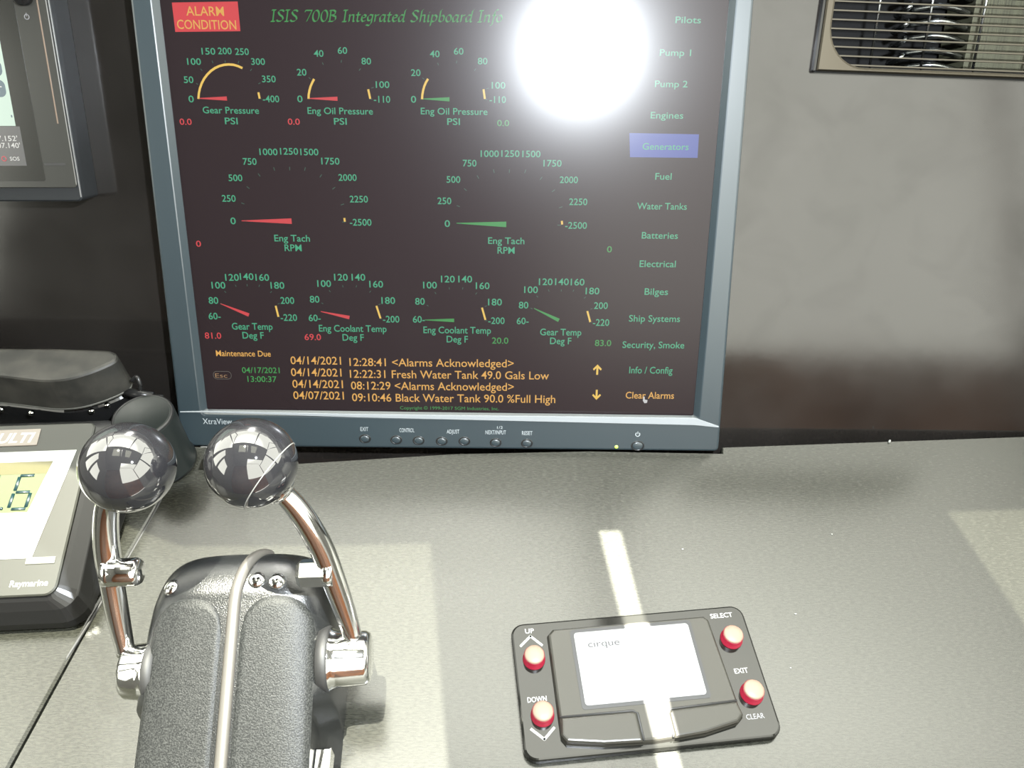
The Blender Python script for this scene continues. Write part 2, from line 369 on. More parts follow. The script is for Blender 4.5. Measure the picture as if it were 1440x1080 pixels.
# ------------------------------------------------------------------ what the monitor shows (millimetres on its face)
GAUGES = [{"n":"gear_pressure","L":[["0",-321.9,255.1,3.6,4.3,"T"],["50",-322.2,267.4,6.5,4.2,"T"],["100",-317.2,278.9,9.3,4.1,"T"],["150",-306.8,285.4,9.2,4.1,"T"],["200",-295.8,285.7,9.2,4.1,"T"],["250",-284.3,285.4,9.2,4.1,"T"],["300",-274.0,279.3,9.3,4.1,"T"],["350",-267.7,268.4,9.3,4.2,"T"],["-400",-267.3,255.7,11.2,4.3,"T"],["Gear Pressure",-295.5,248.1,38.6,4.3,"T"],["PSI",-295.9,241.1,8.8,4.3,"T"],["0.0",-327.4,240.3,8.3,4.0,"R"]],"arc":[[-316.9,255.2],[-316.2,258.7],[-315.1,262.0],[-313.5,265.2],[-311.5,268.2],[-309.1,270.8],[-306.4,273.1],[-303.5,274.9],[-300.4,276.2],[-297.2,277.0],[-294.0,277.3],[-290.8,277.1],[-287.8,276.3],[-285.0,275.1]],"mark":[[-275.5,259.7],[-275.0,255.8]],"needle":[[-316.8,255.5],[-297.4,255.6]],"nc":"R"},{"n":"oil_pressure","L":[["0",-247.5,255.9,3.6,4.3,"T"],["20",-245.1,272.9,6.5,4.2,"T"],["40",-232.8,284.8,6.5,4.1,"T"],["60",-216.7,286.8,6.4,4.1,"T"],["80",-201.0,280.3,6.5,4.1,"T"],["100",-190.6,265.6,9.3,4.2,"T"],["-110",-191.4,256.2,11.2,4.3,"T"],["Eng Oil Pressure",-220.4,248.4,44.9,4.3,"T"],["PSI",-220.7,241.6,8.8,4.3,"T"],["0.0",-252.8,241.1,8.3,4.0,"R"]],"arc":[[-241.6,256.0],[-241.3,258.7],[-240.6,261.3],[-239.7,263.9],[-238.4,266.3],[-237.0,268.6]],"mark":[[-200.5,262.4],[-199.4,256.5]],"needle":[[-241.5,256.2],[-221.8,256.2]],"nc":"R"},{"n":"oil_pressure","L":[["0",-169.8,256.4,3.6,4.3,"T"],["20",-167.8,273.4,6.5,4.2,"T"],["40",-154.7,285.3,6.5,4.1,"T"],["60",-138.6,287.1,6.5,4.1,"T"],["80",-122.5,281.1,6.5,4.1,"T"],["100",-111.7,265.9,9.3,4.2,"T"],["-110",-112.2,256.8,11.2,4.3,"T"],["Eng Oil Pressure",-142.1,248.9,45.9,4.3,"T"],["PSI",-142.6,242.2,8.8,4.3,"T"],["0.0",-108.4,241.6,8.3,4.0,"G"]],"arc":[[-164.0,256.5],[-163.7,259.3],[-163.1,262.1],[-162.3,264.7],[-161.1,267.2],[-159.6,269.5]],"mark":[[-121.9,263.2],[-121.0,257.2]],"needle":[[-163.2,256.7],[-145.2,256.6]],"nc":"G"},{"n":"tachometer","L":[["0",-301.4,173.2,3.8,4.7,"T"],["250",-302.9,188.9,9.7,4.6,"T"],["500",-296.8,203.1,9.7,4.5,"T"],["750",-285.7,214.3,9.6,4.5,"T"],["1000",-272.0,220.9,12.6,4.4,"T"],["1250",-257.6,221.4,12.6,4.4,"T"],["1500",-243.5,221.1,12.6,4.4,"T"],["1750",-229.2,215.1,12.7,4.5,"T"],["2000",-217.8,204.1,12.8,4.5,"T"],["2250",-210.6,189.3,12.9,4.6,"T"],["-2500",-210.1,173.1,15.5,4.7,"T"],["Eng Tach",-260.1,161.3,25.6,4.7,"T"],["RPM",-259.9,154.4,12.3,4.8,"T"],["0",-328.0,156.7,3.6,4.3,"R"]],"arc":None,"mark":[[-221.6,175.9],[-221.4,173.5]],"needle":[[-295.3,173.3],[-259.5,173.4]],"nc":"R"},{"n":"tachometer","L":[["0",-148.0,172.8,3.8,4.7,"T"],["250",-149.8,188.7,9.8,4.6,"T"],["500",-143.2,203.5,9.7,4.5,"T"],["750",-131.7,214.7,9.6,4.5,"T"],["1000",-117.6,221.2,12.7,4.4,"T"],["1250",-103.2,221.4,12.7,4.4,"T"],["1500",-88.5,221.3,12.7,4.4,"T"],["1750",-73.6,215.2,12.7,4.5,"T"],["2000",-61.8,204.1,12.8,4.5,"T"],["2250",-54.6,189.0,12.9,4.6,"T"],["-2500",-55.6,172.4,15.6,4.7,"T"],["Eng Tach",-105.6,161.0,26.2,4.7,"T"],["RPM",-105.7,154.1,12.4,4.8,"T"],["0",-30.8,155.6,3.6,4.4,"G"]],"arc":None,"mark":[[-65.9,175.4],[-65.6,173.0]],"needle":[[-141.4,173.1],[-105.7,172.6]],"nc":"G"},{"n":"gear_temperature","L":[["60-",-322.1,103.3,8.9,5.0,"T"],["80",-321.7,115.1,7.1,5.0,"T"],["100",-316.8,126.5,10.1,4.9,"T"],["120",-306.3,132.4,10.0,4.9,"T"],["140",-295.5,133.1,10.0,4.9,"T"],["160",-284.1,132.6,10.0,4.9,"T"],["180",-273.5,126.8,10.1,4.9,"T"],["200",-267.1,115.6,10.1,5.0,"T"],["-220",-267.0,102.7,12.2,5.0,"T"],["Gear Temp",-294.9,95.7,30.3,5.1,"T"],["Deg F",-294.8,88.8,16.0,5.1,"T"],["81.0",-324.9,88.3,12.3,4.7,"R"]],"arc":None,"mark":[[-276.0,111.4],[-274.7,103.3]],"needle":[[-316.7,112.7],[-296.5,104.3]],"nc":"R"},{"n":"coolant_temperature","L":[["60-",-247.8,102.6,8.9,5.0,"T"],["80",-246.9,116.7,7.1,5.0,"T"],["100",-239.1,128.5,10.1,4.9,"T"],["120",-226.5,133.3,10.0,4.9,"T"],["140",-213.7,133.4,10.0,4.9,"T"],["160",-200.9,128.4,10.1,4.9,"T"],["180",-192.5,116.3,10.1,5.0,"T"],["-200",-190.9,102.2,12.2,5.0,"T"],["Eng Coolant Temp",-219.9,94.8,50.5,5.1,"T"],["Deg F",-219.9,87.9,16.0,5.1,"T"],["69.0",-250.2,87.9,12.3,4.7,"R"]],"arc":None,"mark":[[-201.4,112.1],[-198.8,102.8]],"needle":[[-242.9,107.5],[-221.9,103.1]],"nc":"R"},{"n":"coolant_temperature","L":[["60-",-170.3,102.3,8.9,5.0,"T"],["80",-169.1,115.9,7.1,5.0,"T"],["100",-161.4,128.1,10.1,4.9,"T"],["120",-148.2,132.7,10.1,4.9,"T"],["140",-135.5,132.8,10.1,4.9,"T"],["160",-122.7,128.0,10.1,4.9,"T"],["180",-113.6,115.9,10.2,5.0,"T"],["-200",-112.5,101.8,12.2,5.0,"T"],["Eng Coolant Temp",-141.8,94.3,50.5,5.1,"T"],["Deg F",-141.8,87.3,16.0,5.1,"T"],["20.0",-109.6,86.5,12.3,4.7,"G"]],"arc":None,"mark":[[-123.2,111.5],[-120.7,102.4]],"needle":[[-165.8,101.8],[-144.0,101.7]],"nc":"G"},{"n":"gear_temperature","L":[["60-",-92.9,101.8,8.9,5.0,"T"],["80",-92.4,113.8,7.1,5.0,"T"],["100",-87.1,125.4,10.1,4.9,"T"],["120",-76.4,131.4,10.1,4.9,"T"],["140",-64.5,131.5,10.1,4.9,"T"],["160",-53.0,131.4,10.1,4.9,"T"],["180",-41.8,124.9,10.1,4.9,"T"],["200",-35.1,114.0,10.2,5.0,"T"],["-220",-34.4,101.2,12.2,5.1,"T"],["Gear Temp",-64.3,93.5,30.9,5.1,"T"],["Deg F",-64.1,86.7,16.0,5.1,"T"],["83.0",-32.2,85.4,12.3,4.7,"G"]],"arc":None,"mark":[[-45.0,109.7],[-42.5,101.4]],"needle":[[-84.6,111.4],[-65.9,102.5]],"nc":"G"}]
MENU = [["Pilots",14.3,307.9,17.0,4.0,"T"],["Pump 1",7.3,287.7,21.1,4.1,"T"],["Pump 2",5.9,268.0,22.3,4.2,"T"],["Engines",4.4,247.8,22.5,4.3,"T"],["Generators",4.9,227.2,32.2,4.4,"T"],["Fuel",4.8,207.1,11.5,4.5,"T"],["Water Tanks",5.2,186.5,35.5,4.6,"T"],["Batteries",5.1,165.9,26.1,4.7,"T"],["Electrical",4.9,145.4,26.4,4.8,"T"],["Bilges",5.3,124.9,17.3,4.9,"T"],["Ship Systems",5.3,104.6,38.1,5.0,"T"],["Security, Smoke",5.8,84.3,46.6,5.1,"T"],["Info / Config",5.2,64.4,33.0,5.3,"T"],["Clear Alarms",5.7,44.2,37.2,5.4,"A"]]
MSG = [[["04/14/2021",-249.2,69.6,38.2,6.7,"A"],["12:28:41 <Alarms Acknowledged>",-161.5,68.7,124.5,6.7,"A"]],[["04/14/2021",-249.5,60.2,38.4,6.8,"A"],["12:22:31 Fresh Water Tank 49.0 Gals Low",-148.1,59.3,151.7,6.8,"A"]],[["04/14/2021",-249.0,50.9,38.6,6.9,"A"],["08:12:29 <Alarms Acknowledged>",-161.3,50.0,124.6,6.9,"A"]],[["04/07/2021",-248.9,41.7,38.8,6.9,"A"],["09:10:46 Black Water Tank 90.0 %Full High",-145.1,40.4,156.4,6.9,"A"]]]
MISC = {"maint":["Maintenance Due",-303.5,74.6,41.3,4.5,"A"],"esc":["Esc",-322.0,57.0,9.2,4.0,"A"],"date":["04/17/2021",-291.5,61.5,28.6,4.5,"G"],"time":["13:00:37",-291.2,54.4,22.2,4.6,"G"],"copy":["Copyright \u00a9 1999-2017 SGM Industries, Inc.",-148.5,32.2,76.3,2.6,"G"],"alarm":["ALARM",-306.4,310.0,25.0,5.6,"A"],"cond":["CONDITION",-306.2,301.8,39.3,5.6,"A"],"banner":[[-327.7,314.9],[-284.2,316.0],[-284.1,298.0],[-327.6,297.1]],"blue":[[-20.9,235.9],[27.5,235.5],[27.8,219.8],[-19.5,219.8]],"title":[[-263.3,304.2],[-109.5,305.3],[-262.7,311.3]],"up":[-35.6,64.3],"dn":[-35.3,44.3],"hand":[2.4,40.1],"pill":[[-328.1,60.4],[-314.2,54.0]],"btn":[[-214.0,8.2],[-189.8,7.5],[-172.4,7.1],[-154.5,6.7],[-136.9,6.9],[-112.6,5.9],[-88.3,5.5],[-2.1,4.3]],"prints":[["XtraView",-327.0,21.5,22.4,4.6],["EXIT",-214.1,16.2,6.1,3.3],["CONTROL",-181.3,15.6,11.5,3.3],["ADJUST",-145.6,14.8,9.8,3.3],["NEXT/INPUT",-112.6,14.5,15.9,3.3],["1/2",-109.4,17.5,5.5,2.2],["RESET",-88.2,14.1,8.2,3.3]],"pow":[-2.6,13.8],"led":[-18.6,3.2]}
# ------------------------------------------------------------------ monitor
mon = tag(empty('computer_monitor', F_MON), 'blue-grey framed computer monitor showing engine gauges and alarms, standing against the black panel', 'monitor')
SU0, SU1, SV0, SV1 = -335.6, 40.4, 29.6, 331.0
mb = MB()
out = [(-357.2, 0.6), (61.4, 0.0), (54.8, 352), (-352.4, 352)]
inn = [(SU0, SV0), (SU1, SV0-1.6), (SU1, SV1), (SU0, SV1)]
def rc(q, r, n=4):
    res = []
    for i in range(4):
        p0, p, p1 = Vector(q[i-1]), Vector(q[i]), Vector(q[(i+1) % 4])
        a = p + (p0-p).normalized()*r; b = p + (p1-p).normalized()*r
        for k in range(n+1):
            t = k/n; s = a*(1-t)**2 + p*2*t*(1-t) + b*t*t; res.append((s.x, s.y))
    return res
O = rc(out, 4); I = rc(inn, 1.2)
lv = [(inset(O, 3), -25.9), (O, -23), (O, -1.6), (inset(O, 0.6), -0.5), (inset(O, 1.8), 0), (inset(I, -4.2), 0), (inset(I, -3.4), -0.3), (inset(I, -0.0), -4.6), (I, -5.6)]
mb.loft([[(x, y, z) for x, y in l] for l, z in lv], 0, True, False)
mb.build('bezel', M_bezel, mon)
mb = MB()
mb.prism([(-354.6, 28.6), (-335, 28.7), (-220, 25.9), (40.5, 22.0), (59.6, 20.2), (59.5, 21.3), (40.7, 27.9), (-220, 28.6), (-335, 30.0), (-354.5, 29.5)], [(-0.5, 0), (0.5, 0), (0.9, 0.25)])
mb.build('bezel_ridge', M_ridge, mon)
scr = MB().box(SU0-1, SU1+1, SV0-3, SV1+1, -9, -5).build('screen', M_screen, mon)
ZS = -4.8
def spart(name, mb, mats): return mb.build(name, mats, scr)
MI = {'T': 0, 'G': 1, 'R': 2, 'A': 3, 'Y': 4, 'D': 5}
ML = [M_T, M_G, M_Rd, M_A, M_Y, M_dim]
OFF = 0.008
for g in GAUGES:
    mb = MB()
    for s, x, y, w, h, c in g['L']:
        if c == 'T': mb.text(s, x, y, w, h, ZS, 0, off=OFF)
        else: spart('digital_readout', MB().text(s, x, y, w, h, ZS, 0, off=OFF), [PIX[c]])
    def band(pts, wd, c):
        for a, b in zip(pts[:-1], pts[1:]):
            a, b = Vector(a), Vector(b); d = (b-a).normalized(); nn = Vector((-d.y, d.x))*wd/2
            a2, b2 = a-d*0.1, b+d*0.1
            mb.add([(*(a2+nn), ZS), (*(a2-nn), ZS), (*(b2-nn), ZS), (*(b2+nn), ZS)], [(0, 1, 2, 3)], MI[c])
    if g['arc']: band(g['arc'], 1.5, 'Y')
    band(g['mark'], 1.4, 'Y')
    a, b = [Vector(p) for p in g['needle']]; d = (b-a).normalized(); nn = Vector((-d.y, d.x)); k = (b-a).length
    t = max(1.35, k*0.055)
    mb.add([(*(a+nn*0.25), ZS), (*(a-nn*0.25), ZS), (*(b-nn*t), ZS), (*(b+nn*t), ZS)], [(0, 1, 2, 3)], MI[g['nc']])
    # tick marks between the figures and the pivot
    for s, x, y, w, h, c in g['L']:
        if s[-1].isdigit() and '.' not in s and c == 'T':
            q = Vector((x, y)); e = b-q; L = e.length; e.normalize()
            s0 = 0.20 if len(s) < 4 else 0.22
            p0, p1 = q + e*L*s0, q + e*L*(s0+0.045); band([p0, p1], 0.45, 'D')
    spart('gauge_dial', mb, ML)
# calligraphic heading drawn with a broad pen
def el(cx, cy, rx, ry, n=14): return [(cx+rx*math.cos(2*PI*k/n+1.2), cy+ry*math.sin(2*PI*k/n+1.2)) for k in range(n+1)]
ar = [(.1, .42), (.25, .6), (.38, .6), (.4, .45), (.4, .05), (.46, 0), (.52, .05)]
bw = [(.4, .58), (.2, .62), (.05, .35), (.1, .03), (.22, .03), (.4, .35)]
PEN = {'I': ([[(.15, 0), (.15, 1)], [(0, 1), (.3, 1)], [(0, 0), (.3, 0)]], .40),
 'S': ([[(.5, .88), (.38, 1), (.18, .98), (.08, .8), (.2, .6), (.42, .42), (.5, .22), (.36, .03), (.15, 0), (.02, .12)]], .62),
 '7': ([[(.05, .85), (.08, .98), (.55, .98), (.25, 0)]], .62), '0': ([el(.27, .5, .23, .5)], .62),
 'B': ([[(.1, 0), (.1, 1)], [(0, .97), (.3, 1), (.45, .88), (.42, .65), (.1, .54)], [(.25, .54), (.5, .45), (.52, .2), (.35, .02), (0, 0)]], .66),
 'n': ([[(.03, .55), (.1, .62), (.1, 0)], ar], .57), 't': ([[(.15, .85), (.12, .1), (.2, 0), (.32, .06)], [(0, .6), (.32, .6)]], .37),
 'e': ([[(.08, .3), (.36, .4), (.36, .55), (.22, .62), (.08, .48), (.06, .2), (.18, 0), (.38, .1)]], .45),
 'g': ([[(.4, .58), (.2, .62), (.06, .4), (.1, .12), (.24, .08), (.4, .3)], [(.42, .62), (.38, -.1), (.25, -.35), (.02, -.28)]], .52),
 'r': ([[(.03, .55), (.1, .62), (.1, 0)], [(.1, .4), (.22, .58), (.36, .6)]], .40), 'a': ([bw, [(.42, .62), (.4, .06), (.48, 0), (.54, .06)]], .58),
 'd': ([bw, [(.56, 1.12), (.45, 1.0), (.4, .06), (.48, 0), (.54, .06)]], .58), 'h': ([[(.24, 1.12), (.12, 1.0), (.1, 0)], ar], .57),
 'i': ([[(.04, .55), (.1, .62), (.1, .06), (.17, 0), (.24, .06)], [(.12, .8), (.15, .85)]], .28),
 'p': ([[(.04, .55), (.1, .62), (.06, -.35)], [(.1, .5), (.3, .62), (.46, .45), (.4, .1), (.22, 0), (.1, .1)]], .55),
 'b': ([[(.24, 1.12), (.12, 1.0), (.1, .1), (.25, 0), (.42, .12), (.45, .45), (.32, .6), (.12, .45)]], .55),
 'o': ([el(.24, .31, .19, .31)], .5), 'f': ([[(.42, 1.05), (.3, 1.1), (.2, .9), (.14, -.25), (0, -.32)], [(.04, .6), (.36, .6)]], .36), ' ': ([], .38)}
mb = MB(); t0, t1, tt = MISC['title']; line = 'ISIS 700B Integrated Shipboard Info'
tot = sum(PEN[ch][1] for ch in line); kx = (t1[0]-t0[0])/tot; ky = (tt[1]-t0[1])*0.97
pen = Vector((math.cos(R(38))*0.62, math.sin(R(38))*0.62)); x = 0
for ch in line:
    for st in PEN[ch][0]:
        P2 = [Vector((t0[0] + (x+px+0.16*py)*kx, t0[1] + (t1[1]-t0[1])*x/tot + py*ky)) for px, py in st]
        for a, b in zip(P2[:-1], P2[1:]):
            q = [a+pen, a-pen, b-pen, b+pen]
            mb.add([(*p, ZS) for p in q], [(0, 1, 2, 3)], 0)
            mb.add([(a.x-.18, a.y-.18, ZS), (a.x+.18, a.y-.18, ZS), (b.x+.18, b.y+.18, ZS), (b.x-.18, b.y+.18, ZS)], [(0, 1, 2, 3)], 0)
    x += PEN[ch][1]
spart('heading_text', mb, [M_G])
mb = MB(); mb.add([(*p, ZS-0.1) for p in MISC['banner']], [(0, 1, 2, 3)], 0)
for k in ('alarm', 'cond'): s, x, y, w, h, c = MISC[k]; mb.text(s, x, y, w, h, ZS, 1, off=0.006)
spart('alarm_banner', mb, [M_bed, M_A])
for s, x, y, w, h, c in MENU:
    mb = MB()
    if s == 'Generators': mb.add([(*p, ZS-0.1) for p in MISC['blue']], [(0, 1, 2, 3)], 1)
    mb.text(s, x, y, w, h, ZS, 0, off=OFF); spart('menu_entry', mb, [PIX[c], M_B])
for row in MSG:
    mb = MB()
    for s, x, y, w, h, c in row: mb.text(s, x, y, w, h*0.92, ZS, 0, off=0.005)
    spart('alarm_message', mb, [M_A])
mb = MB()
for k in ('date', 'time'): s, x, y, w, h, c = MISC[k]; mb.text(s, x, y, w, h, ZS, 0, off=OFF)
spart('clock_text', mb, [M_G])
s, x, y, w, h, c = MISC['maint']; spart('maintenance_text', MB().text(s, x, y, w, h, ZS, 0, off=OFF), [M_A])
s, x, y, w, h, c = MISC['copy']; spart('copyright_text', MB().text(s, x, y, w, h, ZS, 0, off=0.0), [M_G])
mb = MB(); (x0, y0), (x1, y1) = MISC['pill']; a = rrect(x0, x1, y1, y0, 2.8); b = inset(a, 0.35)
n = len(a); mb.add([(*p, ZS) for p in a+b], [(i, (i+1) % n, n+(i+1) % n, n+i) for i in range(n)], 1)
s, x, y, w, h, c = MISC['esc']; mb.text(s, x, y, w, h*0.85, ZS, 0, off=0.0); spart('escape_button', mb, [mat('dim_amber_pixels', (0.01, 0.01, 0.01), 0.3, emit=(0.45, 0.25, 0.1), estr=0.6), mat('dim_grey_pixels', (0.01, 0.01, 0.01), 0.3, emit=(0.2, 0.18, 0.15), estr=0.5)])
for k, sg in (('up', 1), ('dn', -1)):
    x, y = MISC[k]; mb = MB()
    mb.add([(x-.75, y-4*sg, ZS), (x+.75, y-4*sg, ZS), (x+.75, y+3.2*sg, ZS), (x-.75, y+3.2*sg, ZS)], [(0, 1, 2, 3)])
    for sx in (-1, 1): mb.add([(x, y+4.2*sg, ZS), (x, y+2.0*sg, ZS), (x+2.6*sx, y-.6*sg, ZS), (x+3.4*sx, y+.6*sg, ZS)], [(0, 1, 2, 3)])
    spart('arrow_icon', mb, [M_Y])
x, y = MISC['hand']; mb = MB()
mb.add([(x-1.6, y+3, ZS+.05), (x-.7, y+3, ZS+.05), (x-.4, y+.6, ZS+.05), (x+1.7, y+.2, ZS+.05), (x+1.5, y-2, ZS+.05), (x-.5, y-2.4, ZS+.05), (x-1.9, y-.3, ZS+.05)], [tuple(range(7))])
spart('hand_pointer', mb, [M_W])
for i, (x, y) in enumerate(MISC['btn']):
    T = Matrix.Translation((x, y, 0)) @ Matrix.Scale(0.8, 4, (0, 1, 0))
    mb = MB(); rr = 4.6 if i < 7 else 5.2
    mb.lathe([(rr, -.2), (rr, .35), (rr-.7, .5), (rr-1.1, .2)], 24, 1, T=T, cap1=False)
    mb.lathe([(rr-1.1, 0), (rr-1.1, .2), (rr-1.3, .75), (rr-2.2, 1.0), (.3, 1.05)], 24, 0, T=T)
    mb.build('control_button', [M_bezel, M_black], mon)
for s, x, y, w, h in MISC['prints']:
    MB().text(s, x, y + (1.0 if s == '1/2' else 0), w*(.8 if s == '1/2' else 1), h, 0.15, 0, off=0.004 if s == 'XtraView' else 0.0).build('printed_legend', M_prints, mon)
mb = MB()
x, y = MISC['pow']
for k in range(20):
    a0, a1 = R(125+290*k/20), R(125+290*(k+1)/20)
    mb.add([(x+1.9*math.cos(a0), y+1.9*math.sin(a0), .15), (x+1.3*math.cos(a0), y+1.3*math.sin(a0), .15), (x+1.3*math.cos(a1), y+1.3*math.sin(a1), .15), (x+1.9*math.cos(a1), y+1.9*math.sin(a1), .15)], [(0, 1, 2, 3)])
mb.box(x-.25, x+.25, y+.3, y+2.3, .1, .18)
mb.build('power_symbol', M_prints, mon)
x, y = MISC['led']; MB(Matrix.Translation((x, y, 0))).lathe([(1.5, -.2), (1.4, .4), (.2, .7)], 14).build('power_lamp', M_led, mon)
# pale packing strip wedged under the monitor's lower left corner
o = MB().box(-21, 21, -4, 4, -4, 2.5, ch=0.6).build('packing_strip', M_foam); o.location = (-0.322, -0.004, -0.006)
tag(o, 'pale foam strip wedged in the gap below the lower left corner of the monitor', 'strip')
# ------------------------------------------------------------------ ventilation grille
a = R(-1.5); cx_, sy_ = math.cos(a), math.sin(a)
F_GR = F_MON @ Matrix.Translation((0.1075, 0.2772, REC*0.001)) @ Matrix.Rotation(a, 4, 'Z')
gr = tag(empty('ventilation_grille', F_GR), 'steel framed ventilation grille with thin horizontal bars in the grey panel right of the monitor', 'grille')
GW, GH = 252, 120
op = rrect(7.2, GW-7.2, 4.4, GH-4.4, 27, 10); ou = rrect(0, GW, 0, GH, 2.0, 10)
mb = MB(); mb.loft([[(x, y, z) for x, y in l] for l, z in ((inset(ou, 1.2), 1.5), (inset(ou, 1.2), 7), (inset(ou, 2.2), 8), (inset(op, -1.6), 8), (inset(op, -.4), 7.4), (op, 5.5), (op, -4))], 0, False, False)
mb.build('frame', M_steel, gr)
mb = MB(); mb.loft([[(x, y, z) for x, y in l] for l, z in ((inset(ou, 6), 0), (ou, 0), (ou, 4.5), (inset(ou, 1.3), 5.5))], 0, False, False)
mb.build('rim', M_gloss, gr)
def ext_x(y):
    r = 27; x0, x1, y0, y1 = 7.2, GW-7.2, 4.4, GH-4.4
    if y < y0+r: d = y0+r-y
    elif y > y1-r: d = y-(y1-r)
    else: d = 0
    k = r-math.sqrt(max(0, r*r-d*d)); return x0+k, x1-k
mb = MB(); y = 5.9
while y < GH-5:
    x0, x1 = ext_x(y); mb.box(x0-1, x1+1, y-.45, y+.45, 1.5, 5.0); y += 5.7
mb.build('bars', mat('bar_metal', (0.05, 0.046, 0.039), 0.3, 1.0), gr)
mb = MB()
for x in (40.8, 76.8, 113.6, 150.5, 187.5, 222): mb.tube([(x, 3, -0.6), (x, GH-3, -0.6)], 0.9, 8)
mb.build('cross_wires', M_tube, gr)
mb = MB()   # open-fronted duct
q = [(7, 2.5), (GW-9, 2.5), (GW-9, GH-6), (7, GH-6)]
mb.loft([[(x, y, z) for x, y in q] for z in (-1, -75)], 0, False, True); mb.build('duct', M_dark, gr)
mb = MB(); mb.box(118, GW-12, 6, GH-10, -60, -22); mb.box(120, GW-12, 4, 6, -60, -22)
mb.build('cooling_coil', M_fin, gr)
mb = MB()
for k in range(11):
    y = 8+k*9.6
    mb.tube(spline([(74, y, -26), (88, y+1.5, -13), (100, y+.5, -14), (116, y-1, -24)], 5), 2.3, 8)
for k in range(9): mb.tube(spline([(66, 10+k*11, -30), (70, 15+k*11, -18), (72, 19+k*11, -30)], 4), 2.0, 8)
mb.build('coil_bends', M_tube, gr)

# ------------------------------------------------------------------ chart plotter, top left
F_CP = F_MON @ Matrix.Translation((-0.4045, 0.1862, REC*0.001)) @ Matrix.Rotation(R(0.6), 4, 'Z')
cp = tag(empty('chart_plotter', F_CP), 'black chart plotter with bright green map screen on the panel left of the monitor', 'chart plotter')
o_ = rrect(-330, 0, 0, 215, 3.5)
MB().prism(o_, [(0.2, 1.5), (20, 0), (25, 0), (26, 1.0)]).build('housing', M_case, cp)
g_ = rrect(-318, -1.4, 9.4, 206, 2.5)
MB().prism(g_, [(26, 0), (26.9, 0), (27.3, .5)]).build('front_glass', mat('plotter_glass', (0.02, 0.02, 0.018), 0.18, spec=0.5), cp)
MB().prism(rrect(-300, -22.5, 14, 203, 1.5), [(27.2, 0), (27.5, 0)]).build('display_border', mat('dark_display_border', (0.008, 0.008, 0.007), 0.2), cp)
sc2 = MB().box(-290, -36.2, 50.5, 200, 27.4, 27.7).build('chart_screen', M_chart, cp)
mb = MB(); mb.prism(rrect(-55, -38.2, 82, 92.5, 4), [(27.7, 0), (27.9, 0)]); mb.prism(rrect(-55, -38.2, 69, 80, 4), [(27.7, 0), (27.9, 0)])
mb.box(-44, -40.5, 75.2, 75.9, 27.9, 28.0, 1); mb.box(-38, -37.2, 56.0, 57.6, 27.7, 27.9)
mb.build('map_buttons', [M_icon, M_cw], sc2)
st = MB().box(-290, -33.6, 24.3, 50.2, 27.4, 27.65).build('status_strip', M_strip, cp)
mb = MB(); mb.text("N 28°07.152'", -52, 42.4, 31, 3.4, 27.75, 0, off=.01); mb.text("W 80°07.140'", -51, 37.8, 31, 3.4, 27.75, 0, off=.01); mb.text('SOS', -41.0, 29.0, 6.6, 2.5, 27.75, 0)
mb.torus(1.5, .3, 16, 6, 1, T=Matrix.Translation((-48.3, 29.0, 27.8))); mb.build('status_text', [M_cw, M_cr], st)
MB(Matrix.Translation((-15.6, 131.5, 27.2))).lathe([(6.6, 0), (6.6, 3), (5.6, 4.2), (.3, 4.6)], 28).build('rotary_knob', M_gloss, cp)
mb = MB(); mb.torus(1.5, .28, 18, 6, T=Matrix.Translation((-15.8, 118.5, 27.3))); mb.box(-16.0, -15.6, 118.8, 121, 27.2, 27.5); mb.build('power_symbol', M_faint, cp)
MB().box(-21.5, -6.8, 24.6, 26.1, 26.8, 27.5).build('card_slot', M_gasket, cp)
MB().box(-7.6, -6.8, 52, 205, 27.1, 27.5).build('card_door_edge', mat('bronze_edge', (0.10, 0.07, 0.05), 0.3), cp)
MB().box(-0.7, -0.3, 3, 213, 25.4, 26.3).build('edge_trim', mat('light_edge_trim', (0.22, 0.22, 0.22), 0.3, 0.6), cp)

# ------------------------------------------------------------------ MULTI instrument, lower left
yw, tl = R(4), R(14)
rx = Vector((math.cos(yw), math.sin(yw), 0)); uy = Vector((-math.sin(yw)*math.cos(tl), math.cos(yw)*math.cos(tl), math.sin(tl)))
F_IN = frame((-0.3816, -0.1475, 0.028), rx, uy, rx.cross(uy))
ins = tag(empty('depth_instrument', F_IN), 'grey square MULTI display instrument in a black housing at the left edge of the dashboard', 'instrument')
IW, IH = 124, 120
fo = rrect(-IW, 0, 0, IH, (7, 7, 4, 4))
# black housing: follows the face and flares to the dashboard
inv = F_IN.inverted()
def loc(x, y, z): return inv @ Vector((x*.001, y*.001, z*.001))*1000
mb = MB()
base_o = rrect(-IW-14, 13, -9, IH+8, (14, 14, 6, 6)); mid_o = inset(fo, -2.0); n_ = len(fo)
fl_ = rrect(-IW-11, 10, -7, IH+6, (12, 12, 6, 6))
def to_plane(pts, z):            # drop face-plane points onto a level plane z (mm above the dashboard)
    out = []
    for x, y in pts:
        w = F_IN @ Vector((x*.001, y*.001, 0)); out.append(loc(w.x*1000, w.y*1000, z))
    return out
mb.loft([to_plane(inset(base_o, 3), 0.4), to_plane(base_o, 3), to_plane(base_o, 10), [Vector((x, y, -6.5)) for x, y in fl_], [Vector((x, y, -1.5)) for x, y in inset(fo, -2.5)], [Vector((x, y, 0)) for x, y in fo]], 0, True, True)
mb.build('housing', M_black, ins, bevel=1.2)
MB().prism(fo, [(-.2, 0), (1.6, 0), (2.4, .9)]).build('face_plate', M_inst, ins)
mb = MB(); mb.prism(rrect(-95, -35.5, 103.5, 116, .6), [(2.3, 0), (2.9, 0), (3.0, .4)], 0)
mb.text('MULTI', -55, 109.5, 34, 7.2, 3.1, 1, shear=.25, off=.03); mb.build('name_plate', [M_plate, M_print], ins)
